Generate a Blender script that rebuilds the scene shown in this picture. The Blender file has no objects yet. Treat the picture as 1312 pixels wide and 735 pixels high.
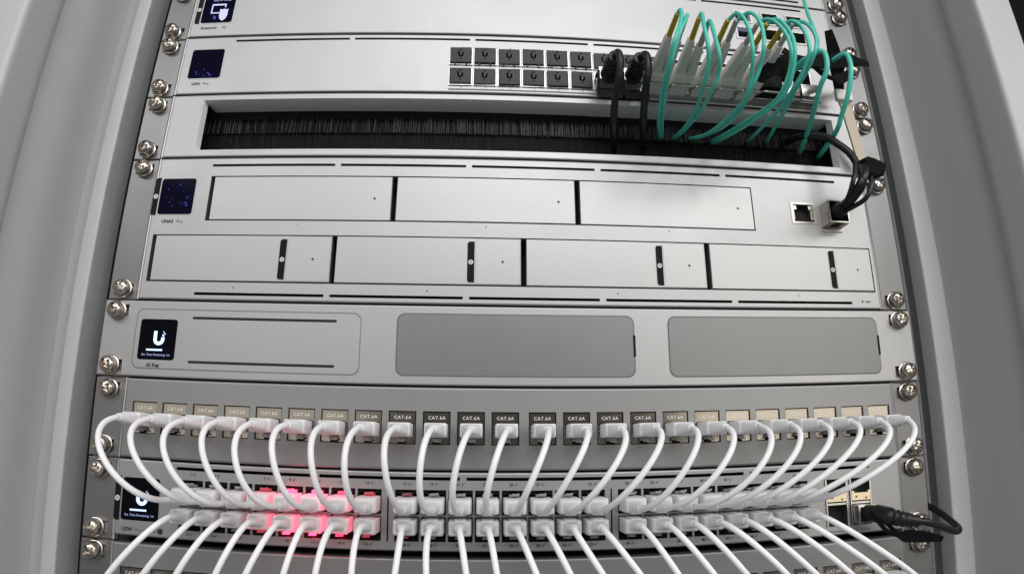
import bpy, bmesh, math, random
from mathutils import Vector, Matrix, noise
random.seed(11)
MM = 0.001
U = 44.45
SC = bpy.context.scene
COL = SC.collection

# ------------------------------------------------------------------ camera
cd = bpy.data.cameras.new('camera')
cam = bpy.data.objects.new('camera', cd); COL.objects.link(cam)
SC.camera = cam
cam.location = (-24.739*MM, -335.405*MM, -78.955*MM)
cam.rotation_euler = (1.831847, -0.0011525, -0.0561201)
cd.type = 'PANO'
cd.sensor_fit = 'HORIZONTAL'; cd.sensor_width = 36.0
K1, K3 = -0.8136863/18.0, 0.0587051/18.0**3        # wide phone lens with barrel distortion
for holder in (cd, getattr(cd, 'cycles', None)):
    try:
        holder.panorama_type = 'FISHEYE_LENS_POLYNOMIAL'
        holder.fisheye_fov = math.pi
        holder.fisheye_polynomial_k0 = 0.0
        holder.fisheye_polynomial_k1 = K1
        holder.fisheye_polynomial_k2 = 0.0
        holder.fisheye_polynomial_k3 = K3
        holder.fisheye_polynomial_k4 = 0.0
        break
    except (AttributeError, TypeError):
        pass
cd.clip_start = 0.005; cd.clip_end = 60
# ------------------------------------------------------------------ world and lamps
wd = bpy.data.worlds.new('World'); SC.world = wd; wd.use_nodes = True
wd.node_tree.nodes['Background'].inputs[0].default_value = (0.95, 0.97, 1.0, 1)
wd.node_tree.nodes['Background'].inputs[1].default_value = 0.14

def area(name, loc, target, sx, sy, power, colour=(1, 1, 1)):
    l = bpy.data.lights.new(name, 'AREA'); l.shape = 'RECTANGLE'; l.size = sx; l.size_y = sy
    l.energy = power; l.color = colour
    o = bpy.data.objects.new(name, l); COL.objects.link(o); o.location = loc
    o.rotation_euler = (Vector(target) - Vector(loc)).to_track_quat('-Z', 'Y').to_euler()
    return o
# ceiling luminaires of the room, in front of the open cabinet, plus added side fills
area('ceiling_light', (-0.05, -1.25, 1.45), (0, 0, 0.05), 1.5, 0.6, 6.5, (1, 0.995, 0.985))
area('ceiling_light', (0.18, -2.35, 1.34), (0, 0, 0), 1.3, 0.55, 17, (1, 0.995, 0.985))
area('ceiling_light', (1.5, -2.3, 1.35), (0, 0, 0), 1.1, 0.45, 15, (1, 0.995, 0.985))
area('ceiling_light', (-1.5, -2.3, 1.35), (0, 0, 0), 1.1, 0.45, 11, (0.98, 0.99, 1.0))
area('warm_fill_right', (1.35, -2.05, 0.15), (0, 0, -0.05), 1.1, 1.1, 8, (1, 0.94, 0.84))  # unseen warm lamp, added so the right-hand jacks reflect beige
area('ceiling_light', (2.3, -1.0, 0.9), (-0.3, 0, 0.1), 1.2, 0.4, 10, (1, 0.995, 0.985))  # side lamp added to brighten the left post's inner face
area('warm_fill_left', (-1.0, -2.2, 0.1), (0, 0, -0.05), 1.1, 1.0, 3.5, (1, 0.95, 0.87))  # weaker warm lamp, added for the reflections in the left-hand jacks
SC.view_settings.view_transform = 'Standard'
SC.view_settings.look = 'None'
SC.view_settings.exposure = 0.16
SC.view_settings.gamma = 1.0
SC.view_settings.use_curve_mapping = False
SC.cycles.use_denoising = True
SC.cycles.max_bounces = 8

# ------------------------------------------------------------------ materials
def mat(name, col, rough=0.5, metal=0.0, bump=0.0, bscale=400.0, var=0.0, vscale=60.0, stretch=None,
        emit=None, estr=0.0, sss=0.0, spec=0.5, coat=0.0, rvar=0.0, trans=0.0, perobj=0.0, speck=0.0):
    m = bpy.data.materials.new(name); m.use_nodes = True
    nt = m.node_tree; N = nt.nodes; L = nt.links
    b = N['Principled BSDF']
    b.inputs['Base Color'].default_value = (*col, 1)
    b.inputs['Roughness'].default_value = rough
    b.inputs['Metallic'].default_value = metal
    b.inputs['Specular IOR Level'].default_value = spec
    if coat: b.inputs['Coat Weight'].default_value = coat; b.inputs['Coat Roughness'].default_value = 0.08
    if trans: b.inputs['Transmission Weight'].default_value = trans
    if sss:
        b.inputs['Subsurface Weight'].default_value = sss
        b.inputs['Subsurface Radius'].default_value = (1, 1, 1)
        b.inputs['Subsurface Scale'].default_value = 0.003
    if emit:
        b.inputs['Emission Color'].default_value = (*emit, 1); b.inputs['Emission Strength'].default_value = estr
    tc = N.new('ShaderNodeTexCoord')
    mp = N.new('ShaderNodeMapping'); L.new(tc.outputs['Object'], mp.inputs[0])
    if stretch: mp.inputs['Scale'].default_value = stretch
    src = None
    if var or rvar:
        n = N.new('ShaderNodeTexNoise'); n.inputs['Scale'].default_value = vscale
        n.inputs['Detail'].default_value = 6; n.inputs['Roughness'].default_value = 0.62
        L.new(mp.outputs[0], n.inputs['Vector']); src = n
    if var or perobj or speck:
        hs = N.new('ShaderNodeHueSaturation'); hs.inputs['Color'].default_value = (*col, 1)
        r = N.new('ShaderNodeMapRange')
        r.inputs['From Min'].default_value = 0.25; r.inputs['From Max'].default_value = 0.75
        r.inputs['To Min'].default_value = 1 - var; r.inputs['To Max'].default_value = 1 + var
        if src: L.new(src.outputs['Fac'], r.inputs['Value'])
        else: r.inputs['Value'].default_value = 0.5
        last = r.outputs[0]
        if perobj:
            oi = N.new('ShaderNodeObjectInfo'); r2 = N.new('ShaderNodeMapRange')
            r2.inputs['To Min'].default_value = 1 - perobj; r2.inputs['To Max'].default_value = 1 + perobj
            L.new(oi.outputs['Random'], r2.inputs['Value'])
            mu = N.new('ShaderNodeMath'); mu.operation = 'MULTIPLY'
            L.new(last, mu.inputs[0]); L.new(r2.outputs[0], mu.inputs[1]); last = mu.outputs[0]
        if speck:                                   # fine dust / paint flake grain
            n3 = N.new('ShaderNodeTexNoise'); n3.inputs['Scale'].default_value = 2600; n3.inputs['Detail'].default_value = 2
            L.new(tc.outputs['Object'], n3.inputs['Vector'])
            r3 = N.new('ShaderNodeMapRange'); r3.inputs['From Min'].default_value = 0.3; r3.inputs['From Max'].default_value = 0.7
            r3.inputs['To Min'].default_value = 1 - speck; r3.inputs['To Max'].default_value = 1 + speck
            L.new(n3.outputs['Fac'], r3.inputs['Value'])
            mu = N.new('ShaderNodeMath'); mu.operation = 'MULTIPLY'
            L.new(last, mu.inputs[0]); L.new(r3.outputs[0], mu.inputs[1]); last = mu.outputs[0]
        L.new(last, hs.inputs['Value']); L.new(hs.outputs[0], b.inputs['Base Color'])
    if rvar:
        r = N.new('ShaderNodeMapRange'); r.inputs['From Min'].default_value = 0.3; r.inputs['From Max'].default_value = 0.7
        r.inputs['To Min'].default_value = rough - rvar; r.inputs['To Max'].default_value = rough + rvar
        L.new(src.outputs['Fac'], r.inputs['Value']); L.new(r.outputs[0], b.inputs['Roughness'])
    if bump:
        n2 = N.new('ShaderNodeTexNoise'); n2.inputs['Scale'].default_value = bscale; n2.inputs['Detail'].default_value = 3
        L.new(mp.outputs[0], n2.inputs['Vector'])
        bp = N.new('ShaderNodeBump'); bp.inputs['Strength'].default_value = bump; bp.inputs['Distance'].default_value = 0.0004
        L.new(n2.outputs['Fac'], bp.inputs['Height']); L.new(bp.outputs[0], b.inputs['Normal'])
    return m

M = {}
M['silver'] = mat('silver_anodised', (0.375, 0.375, 0.378), 0.45, 0.86, var=0.02, vscale=14, rvar=0.045, bump=0.05, bscale=900, speck=0.03)
M['tray'] = mat('silver_tray', (0.375, 0.375, 0.376), 0.43, 0.86, var=0.02, vscale=12, rvar=0.03, stretch=(0.25, 1, 2.5), perobj=0.02, speck=0.03)
M['ear'] = mat('ear_steel', (0.19, 0.19, 0.192), 0.38, 0.85, var=0.03, vscale=25, rvar=0.04, bump=0.06, bscale=800, speck=0.03)
M['blank'] = mat('satin_blank', (0.20, 0.20, 0.20), 0.44, 0.85, var=0.04, vscale=9, stretch=(2.2, 1, 0.7), rvar=0.04, speck=0.05)
M['panel'] = mat('grey_panel', (0.26, 0.26, 0.26), 0.46, 0.75, var=0.03, vscale=18, rvar=0.03, bump=0.06, bscale=900, speck=0.03)
M['cabinet'] = mat('grey_powder_coat', (0.462, 0.468, 0.472), 0.40, 0.0, bump=0.6, bscale=480, var=0.03, vscale=6, rvar=0.05)
M['cabinet_dark'] = mat('grey_inner_paint', (0.66, 0.664, 0.662), 0.55, 0.0, bump=0.2, bscale=650, var=0.04, vscale=5)
M['lip'] = mat('grey_slot_lip', (0.74, 0.74, 0.74), 0.5, 0.0, bump=0.06, bscale=900)
M['recess_shade'] = mat('recess_shade_grey', (0.10, 0.10, 0.10), 0.6)  # shade of the rail recess, put into the colour
M['void'] = mat('dark_interior', (0.012, 0.012, 0.013), 0.8)
M['black'] = mat('black_plastic', (0.010, 0.010, 0.011), 0.42, spec=0.07, bump=0.1, bscale=1500)
M['rubber'] = mat('black_rubber', (0.036, 0.036, 0.037), 0.6, bump=0.15, bscale=2500, var=0.1, vscale=200, perobj=0.06)
M['engrave'] = mat('engraved_black', (0.003, 0.003, 0.003), 0.9, spec=0.02)
M['blackcable'] = mat('black_jacket', (0.012, 0.012, 0.013), 0.36, spec=0.35)
M['velcro'] = mat('black_hook_strap', (0.008, 0.008, 0.009), 0.95, bump=1.0, bscale=2600, spec=0.15)
M['screen'] = mat('screen_glass', (0.004, 0.004, 0.007), 0.06, spec=0.008)
M['screenblue'] = mat('screen_glass_blue', (0.004, 0.004, 0.010), 0.06, spec=0.008, emit=(0.03, 0.03, 0.16), estr=0.03)
M['glow'] = mat('screen_glow', (0.4, 0.5, 0.8), 0.5, emit=(0.50, 0.66, 1.0), estr=1.0)
M['glowdim'] = mat('screen_glow_dim', (0.2, 0.25, 0.5), 0.5, emit=(0.42, 0.46, 0.85), estr=0.42)
M['glowlilac'] = mat('screen_glow_lilac', (0.3, 0.3, 0.5), 0.5, emit=(0.42, 0.42, 0.72), estr=0.85)
M['bluedot'] = mat('screen_blue', (0.02, 0.02, 0.2), 0.5, emit=(0.05, 0.04, 0.75), estr=0.45)
M['ink'] = mat('printed_ink', (0.02, 0.02, 0.02), 0.6)
M['inkgrey'] = mat('printed_grey', (0.18, 0.18, 0.18), 0.6)
M['whiteink'] = mat('white_print', (0.75, 0.75, 0.75), 0.5)
M['nickel'] = mat('nickel_screw', (0.50, 0.455, 0.41), 0.24, 1.0, var=0.10, vscale=160, rvar=0.09, perobj=0.10, bump=0.08, bscale=1200)
M['zinc'] = mat('zinc_shell', (0.46, 0.44, 0.41), 0.34, 1.0, var=0.06, vscale=120, rvar=0.06, perobj=0.05)
M['chrome'] = mat('cage_metal', (0.50, 0.49, 0.475), 0.30, 1.0, var=0.06, vscale=150, rvar=0.08)
M['jack'] = mat('jack_shell', (0.26, 0.237, 0.205), 0.17, 1.0, var=0.05, vscale=90, rvar=0.04, perobj=0.06)
M['etch'] = mat('etched_text', (0.72, 0.70, 0.66), 0.55, 0.2)
M['plug'] = mat('frosted_plug', (0.93, 0.93, 0.935), 0.40, var=0.03, vscale=150)
def frosted(m, f, col):
    nt = m.node_tree; out = nt.nodes['Material Output']; b = nt.nodes['Principled BSDF']
    t = nt.nodes.new('ShaderNodeBsdfTranslucent'); t.inputs[0].default_value = (*col, 1)
    mx = nt.nodes.new('ShaderNodeMixShader'); mx.inputs[0].default_value = f
    nt.links.new(b.outputs[0], mx.inputs[1]); nt.links.new(t.outputs[0], mx.inputs[2]); nt.links.new(mx.outputs[0], out.inputs['Surface'])
frosted(M['plug'], 0.22, (0.9, 0.9, 0.9))
M['clear'] = mat('clear_latch', (0.30, 0.30, 0.31), 0.25)
M['cable'] = mat('white_jacket', (0.90, 0.895, 0.915), 0.44, var=0.02, vscale=120, perobj=0.02)
M['aqua'] = mat('aqua_fibre', (0.08, 0.55, 0.44), 0.36, var=0.06, vscale=100, perobj=0.05)
M['lc'] = mat('beige_connector', (0.74, 0.72, 0.67), 0.5, var=0.05, vscale=120, bump=0.1, bscale=1800)
M['lcgrey'] = mat('grey_connector', (0.42, 0.41, 0.39), 0.5, var=0.04, vscale=120)
M['yellow'] = mat('yellow_boot', (0.46, 0.35, 0.02), 0.5, var=0.08, vscale=150)
M['beige'] = mat('beige_tag', (0.62, 0.54, 0.43), 0.55, var=0.06, vscale=60, stretch=(3, 1, 0.4))
M['gold'] = mat('gold_spring', (0.62, 0.53, 0.38), 0.3, 0.9)
M['whitebezel'] = mat('white_bezel', (0.75, 0.76, 0.78), 0.4)
M['bristle'] = mat('black_bristle', (0.007, 0.007, 0.007), 0.6, spec=0.2, var=0.5, vscale=900, stretch=(1, 1, 0.05))
M['bristlelit'] = mat('lit_grey_bristle', (0.11, 0.11, 0.11), 0.4)  # lit copy of the black bristle, light put into the colour
M['wall'] = mat('dark_room_wall', (0.016, 0.013, 0.011), 0.9, var=0.1, vscale=3)
def red(s, nm): return mat(nm, (0.16, 0.09, 0.10) if s < 0.5 else (0.35, 0.05, 0.08), 0.3, emit=(1.0, 0.035, 0.09), estr=s)
M['red0'] = red(0.05, 'red_lit_latch_faint'); M['red1'] = red(0.32, 'red_lit_latch_low')
M['red2'] = red(2.2, 'red_lit_latch_mid'); M['red3'] = red(6.0, 'red_lit_latch_high')

# ------------------------------------------------------------------ mesh builder (millimetres in, metres out)
class MB:
    def __init__(s): s.v = []; s.f = []
    def add(s, vs, fs):
        o = len(s.v); s.v += [tuple(q) for q in vs]; s.f += [tuple(i+o for i in f) for f in fs]; return s
    def box(s, x0, x1, y0, y1, z0, z1):
        return s.add([(x0,y0,z0),(x1,y0,z0),(x1,y1,z0),(x0,y1,z0),(x0,y0,z1),(x1,y0,z1),(x1,y1,z1),(x0,y1,z1)],
                     [(0,3,2,1),(4,5,6,7),(0,1,5,4),(1,2,6,5),(2,3,7,6),(3,0,4,7)])
    def cbox(s, x0, x1, y0, y1, z0, z1, c=0.5):
        """box with all edges chamfered"""
        bm = bmesh.new(); bmesh.ops.create_cube(bm, size=1)
        for v in bm.verts:
            v.co = Vector((x0+(v.co.x+.5)*(x1-x0), y0+(v.co.y+.5)*(y1-y0), z0+(v.co.z+.5)*(z1-z0)))
        bmesh.ops.bevel(bm, geom=bm.edges[:], offset=c, segments=2, affect='EDGES', profile=0.6)
        bm.verts.index_update()
        s.add([v.co for v in bm.verts], [[v.index for v in f.verts] for f in bm.faces]); bm.free(); return s
    def quad(s, a, b, c, d): return s.add([a,b,c,d], [(0,1,2,3)])
    def outline(s, pts, y0, y1, ch=0.0):
        """closed outline in x,z extruded from y0 (front) to y1, front edge chamfered by ch"""
        n = len(pts)
        cx = sum(q[0] for q in pts)/n; cz = sum(q[1] for q in pts)/n
        rings = []
        if ch > 0:
            w = max(q[0] for q in pts)-min(q[0] for q in pts); h = max(q[1] for q in pts)-min(q[1] for q in pts)
            rings.append([(cx+(q[0]-cx)*(1-2*ch/w), y0, cz+(q[1]-cz)*(1-2*ch/h)) for q in pts])
            rings.append([(q[0], y0+ch, q[1]) for q in pts])
        else:
            rings.append([(q[0], y0, q[1]) for q in pts])
        rings.append([(q[0], y1, q[1]) for q in pts])
        vs = [v for r in rings for v in r]; fs = [tuple(range(n))]
        for k in range(len(rings)-1):
            for i in range(n):
                j = (i+1) % n; fs.append((k*n+j, k*n+i, (k+1)*n+i, (k+1)*n+j))
        fs.append(tuple(reversed(range((len(rings)-1)*n, len(rings)*n))))
        return s.add(vs, fs)
    def lathe(s, prof, n=24, o=(0,0,0), axis='y'):
        """profile [(radius, height)] turned about an axis; height runs along -y for 'y'"""
        vs = []; fs = []
        for r, h in prof:
            for i in range(n):
                a = 2*math.pi*i/n
                if axis == 'y': vs.append((o[0]+r*math.cos(a), o[1]-h, o[2]+r*math.sin(a)))
                else: vs.append((o[0]+r*math.cos(a), o[1]+r*math.sin(a), o[2]+h))
        for k in range(len(prof)-1):
            for i in range(n):
                j = (i+1) % n; fs.append((k*n+i, k*n+j, (k+1)*n+j, (k+1)*n+i))
        fs.append(tuple(reversed(range(n)))); fs.append(tuple(range((len(prof)-1)*n, len(prof)*n)))
        return s.add(vs, fs)
    def tube(s, pts, rad, n=10, cap=True):
        """round tube through points; rad a number or a list"""
        P = [Vector(q) for q in pts]; R = rad if isinstance(rad, (list, tuple)) else [rad]*len(P)
        T = [((P[min(i+1,len(P)-1)]-P[max(i-1,0)]).normalized()) for i in range(len(P))]
        up = Vector((0,0,1)) if abs(T[0].z) < 0.9 else Vector((1,0,0))
        nrm = (up - T[0]*up.dot(T[0])).normalized()
        vs = []; fs = []
        for i, p in enumerate(P):
            nrm = (nrm - T[i]*nrm.dot(T[i])).normalized(); bi = T[i].cross(nrm)
            for k in range(n):
                a = 2*math.pi*k/n
                vs.append(p + (nrm*math.cos(a)+bi*math.sin(a))*R[i])
        for i in range(len(P)-1):
            for k in range(n):
                j = (k+1) % n; fs.append((i*n+k, (i+1)*n+k, (i+1)*n+j, i*n+j))
        if cap: fs.append(tuple(range(n))); fs.append(tuple(reversed(range((len(P)-1)*n, len(P)*n))))
        return s.add(vs, fs)
    def ribbon(s, pts, wdir, width, thick):
        """flat strap: centre line pts, width directions (one or one per point)"""
        P = [Vector(q) for q in pts]
        W = [Vector(w).normalized() for w in (wdir if isinstance(wdir[0], (tuple, list, Vector)) else [wdir]*len(P))]
        wd_ = width if isinstance(width, (list, tuple)) else [width]*len(P)
        vs = []; fs = []
        for i, p in enumerate(P):
            t = (P[min(i+1,len(P)-1)]-P[max(i-1,0)]).normalized()
            w = (W[i]-t*W[i].dot(t)).normalized(); nn = t.cross(w)*thick/2; w = w*wd_[i]/2
            vs += [p-w-nn, p+w-nn, p+w+nn, p-w+nn]
        for i in range(len(P)-1):
            for k in range(4):
                j = (k+1) % 4; fs.append((i*4+k, (i+1)*4+k, (i+1)*4+j, i*4+j))
        fs.append((0,1,2,3)); n = (len(P)-1)*4; fs.append((n+3,n+2,n+1,n))
        return s.add(vs, fs)
    def mesh(s, name, smooth=None):
        me = bpy.data.meshes.new(name)
        me.from_pydata([(a*MM, b*MM, c*MM) for a, b, c in s.v], [], s.f); me.update()
        bm = bmesh.new(); bm.from_mesh(me); bmesh.ops.recalc_face_normals(bm, faces=bm.faces[:]); bm.to_mesh(me); bm.free()
        if smooth is not None:
            me.shade_smooth(); me.set_sharp_from_angle(angle=math.radians(smooth))
        return me

def thing(name, label, cat, loc=(0,0,0), group=None, kind=None):
    o = bpy.data.objects.new(name, None); COL.objects.link(o); o.empty_display_size = 0.01
    o.location = [q*MM for q in loc]; o['label'] = label; o['category'] = cat
    if group: o['group'] = group
    if kind: o['kind'] = kind
    return o
def put(name, me, m, parent=None, loc=(0,0,0), rot=None, label=None):
    """link a mesh (MB or mesh data) as one object; loc in mm in the parent's frame"""
    if isinstance(me, MB): me = me.mesh(name)
    if m is not None and not me.materials: me.materials.append(M[m])
    o = bpy.data.objects.new(name, me); COL.objects.link(o); o.parent = parent
    o.location = [q*MM for q in loc]
    if rot: o.rotation_euler = rot
    if label: o['label'] = label
    return o
def putm(name, me, m, parent, loc=(0,0,0), rot=None):
    """shared mesh with its own material on the object"""
    o = put(name, me, None, parent, loc, rot)
    if not me.materials: me.materials.append(M[m])
    o.material_slots[0].link = 'OBJECT'; o.material_slots[0].material = M[m]
    return o
def single(name, me, m, label, cat, group=None, loc=(0,0,0)):
    o = put(name, me, m, None, loc); o['label'] = label; o['category'] = cat
    if group: o['group'] = group
    return o

def rr(x0, x1, z0, z1, r, n=5, which=(1,1,1,1)):
    """rounded rectangle outline, anticlockwise from lower left; which: LL, LR, UR, UL"""
    out = []
    for (cx, cz, a0, w) in ((x0+r, z0+r, 180, which[0]), (x1-r, z0+r, 270, which[1]), (x1-r, z1-r, 0, which[2]), (x0+r, z1-r, 90, which[3])):
        if w:
            for i in range(n+1):
                a = math.radians(a0+90*i/n); out.append((cx+r*math.cos(a), cz+r*math.sin(a)))
        else:
            out.append(((x0 if cx < (x0+x1)/2 else x1), (z0 if cz < (z0+z1)/2 else z1)))
    return out

def plate(x0, x1, z0, z1, holes, yf=0.0, yb=3.0, ch=0.6, hd=None):
    """sheet in the x,z plane facing -y, outer edge rounded off by ch, with real rectangular openings"""
    mb = MB()
    xi0, xi1, zi0, zi1 = x0+ch, x1-ch, z0+ch, z1-ch
    xs = sorted(set([xi0, xi1]+[h[0] for h in holes]+[h[1] for h in holes]))
    zs = sorted(set([zi0, zi1]+[h[2] for h in holes]+[h[3] for h in holes]))
    # merge cells into runs along x to keep the count down
    for k in range(len(zs)-1):
        za, zb = zs[k], zs[k+1]; zc = (za+zb)/2
        blk = sorted((h[0], h[1]) for h in holes if h[2] < zc < h[3])
        x = xi0
        for (a, b_) in blk+[(xi1, xi1)]:
            if a > x+1e-6: mb.quad((x,yf,za),(a,yf,za),(a,yf,zb),(x,yf,zb))
            x = max(x, b_)
    for h in holes:
        a, b_, c, d = h[:4]; e = h[4] if len(h) > 4 else 1.6
        mb.quad((a,yf,c),(a,yf,d),(a,e,d),(a,e,c)); mb.quad((b_,yf,d),(b_,yf,c),(b_,e,c),(b_,e,d))
        mb.quad((a,yf,d),(b_,yf,d),(b_,e,d),(a,e,d)); mb.quad((b_,yf,c),(a,yf,c),(a,e,c),(b_,e,c))
    # rounded rim
    st = 3; ring = []
    for i in range(st+1):
        t = math.pi/2*i/st; o = ch*(1-math.sin(t)); y = yf+ch*(1-math.cos(t))
        ring.append([(x0+o,y,z0+o),(x1-o,y,z0+o),(x1-o,y,z1-o),(x0+o,y,z1-o)])
    ring.append([(x0,yb,z0),(x1,yb,z0),(x1,yb,z1),(x0,yb,z1)])
    for i in range(len(ring)-1):
        for k in range(4):
            j = (k+1) % 4; mb.quad(ring[i][k], ring[i][j], ring[i+1][j], ring[i+1][k])
    return mb

def spline(pts, n=8):
    """Catmull-Rom through the points"""
    P = [Vector(q) for q in pts]; P = [P[0]*2-P[1]]+P+[P[-1]*2-P[-2]]
    out = []
    for i in range(1, len(P)-2):
        a, b, c, d = P[i-1:i+3]
        for k in range(n):
            t = k/n
            out.append(0.5*((2*b)+(c-a)*t+(2*a-5*b+4*c-d)*t*t+(3*b-a-3*c+d)*t**3))
    out.append(P[-2]); return out

_txt = {}
def text(s, size, m, parent, x, z, y=-0.12, align='LEFT', name='lettering', bold=1.0, spc=1.0):
    key = (s, size, align, bold)
    if key not in _txt:
        c = bpy.data.curves.new('lettering', 'FONT'); c.body = s; c.size = size*MM; c.align_x = align; c.resolution_u = 2; c.offset = size*MM*0.012*bold; c.space_character = spc
        t = bpy.data.objects.new('tmp', c)
        COL.objects.link(t)
        dg = bpy.context.evaluated_depsgraph_get()
        me = bpy.data.meshes.new_from_object(t.evaluated_get(dg)); me.name = 'lettering'
        bpy.data.objects.remove(t); bpy.data.curves.remove(c)
        me.transform(Matrix.Rotation(math.pi/2, 4, 'X')); me.materials.clear()
        _txt[key] = me
    return putm(name, _txt[key], m, parent, (x, y, z))

# ------------------------------------------------------------------ shared small meshes
def make_screw():
    prof = [(5.7,0),(5.7,1.0),(5.3,1.4),(4.85,1.5),(4.85,4.2),(4.65,5.0),(4.0,5.9),(3.0,6.6),(1.6,6.95),(0.3,7.0)]
    a = MB().lathe(prof, 28).mesh('mounting_screw')
    b = MB().box(-3.3,3.3,-7.6,-4.3,-0.72,0.72); b2 = MB().box(-0.72,0.72,-7.6,-4.32,-3.3,3.3)
    oa = bpy.data.objects.new('tmp', a); COL.objects.link(oa); cut = []
    for q in (b, b2):
        oc = bpy.data.objects.new('tmp', q.mesh('tmp')); COL.objects.link(oc); cut.append(oc)
        mo = oa.modifiers.new('b', 'BOOLEAN'); mo.object = oc; mo.operation = 'DIFFERENCE'; mo.solver = 'EXACT'
    dg = bpy.context.evaluated_depsgraph_get()
    me = bpy.data.meshes.new_from_object(oa.evaluated_get(dg)); me.name = 'mounting_screw'
    for o in [oa]+cut: bpy.data.objects.remove(o)
    me.materials.clear(); me.materials.append(M['nickel'])
    me.shade_smooth(); me.set_sharp_from_angle(angle=math.radians(35))
    return me
SCREW = make_screw()

def add_screws(dev, zs, ysurf=2.0, jx=0.8):
    for s in (-1, 1):
        for z in zs:
            o = put('mounting_screw', SCREW, None, dev, (s*232.6+random.uniform(-jx,jx), ysurf, z+random.uniform(-.5,.5)))
            o.rotation_euler = (random.uniform(-.07,.07), random.uniform(0,3.1), random.uniform(-.07,.07))

def ears(dev, h, y=2.0, step=True):
    for s in (-1, 1):
        a, b = (-241.3, -219.5) if s < 0 else (219.5, 241.3)
        hs = []
        zl = [6.35, h-6.35]
        for z in zl: hs.append((s*232-6.0, s*232+6.0, z-3.3, z+3.3, 6.0))
        f = [(s*q[0], q[1]) for q in ((220.6,0.9),(221.6,0.25),(222.6,0.7),(223.6,2.3))]
        fo = MB()
        for k in range(3): fo.quad((f[k][0],f[k][1],.5),(f[k+1][0],f[k+1][1],.5),(f[k+1][0],f[k+1][1],h-.5),(f[k][0],f[k][1],h-.5))
        put('ear_fold', fo.mesh('ear_fold', 80), 'silver', dev)
        put('rack_ear', plate(a, b, 0.35, h-0.35, hs, y, y+2.2, 0.5), 'ear', dev)

SLX = [(-186.2,-110.3),(-106.9,-33.0),(-29.6,43.0),(46.6,121.2),(124.9,200.5)]
def ring_icon(parent, x, z, r=1.5, y=-0.35):
    n = 20; mb = MB(); vs = []; fs = []
    for i in range(n):
        a = 2*math.pi*i/n; vs += [(r*math.cos(a),0,r*math.sin(a)),(r*.58*math.cos(a),0,r*.58*math.sin(a))]
    for i in range(n):
        j = (i+1) % n; fs.append((2*i,2*j,2*j+1,2*i+1))
    mb.add(vs, fs); mb.add([(-.45*r,0,0),(.1*r,0,.45*r),(.1*r,0,.15*r),(.4*r,0,.15*r),(.4*r,0,-.15*r),(.1*r,0,-.15*r),(.1*r,0,-.45*r)], [(0,1,2,3,4,5,6)])
    return put('ring_icon', mb, 'whiteink', parent, (x, y, z))

def u_logo(mb, cx, cz, w, y, pixels=True):
    """the U mark: an open U stroke with square pixels breaking off its right arm"""
    t = w*0.30; R = w/2; n = 14; zc = cz-w*0.12
    vs = []; fs = []
    top = zc+w*0.68; rt = zc+(w*0.20 if pixels else w*0.45)
    path_o = [(cx-R, top)]; path_i = [(cx-R+t, top)]
    for i in range(n+1):
        a = math.pi+math.pi*i/n; path_o.append((cx+R*math.cos(a), zc+R*math.sin(a))); path_i.append((cx+(R-t)*math.cos(a), zc+(R-t)*math.sin(a)))
    path_o.append((cx+R, rt)); path_i.append((cx+R-t, rt-w*0.05))
    for a, b in zip(path_o, path_i): vs += [(a[0],y,a[1]),(b[0],y,b[1])]
    for i in range(len(path_o)-1): fs.append((2*i,2*i+2,2*i+3,2*i+1))
    mb.add(vs, fs)
    if pixels:
        for (dx, dz, q) in ((.0,.33,.16),(.14,.47,.11),(.02,.62,.09)):
            x = cx+R-t/2+dx*w; z = zc+dz*w; q *= w
            mb.quad((x-q/2,y,z-q/2),(x+q/2,y,z-q/2),(x+q/2,y,z+q/2),(x-q/2,y,z+q/2))
    return mb

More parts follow.
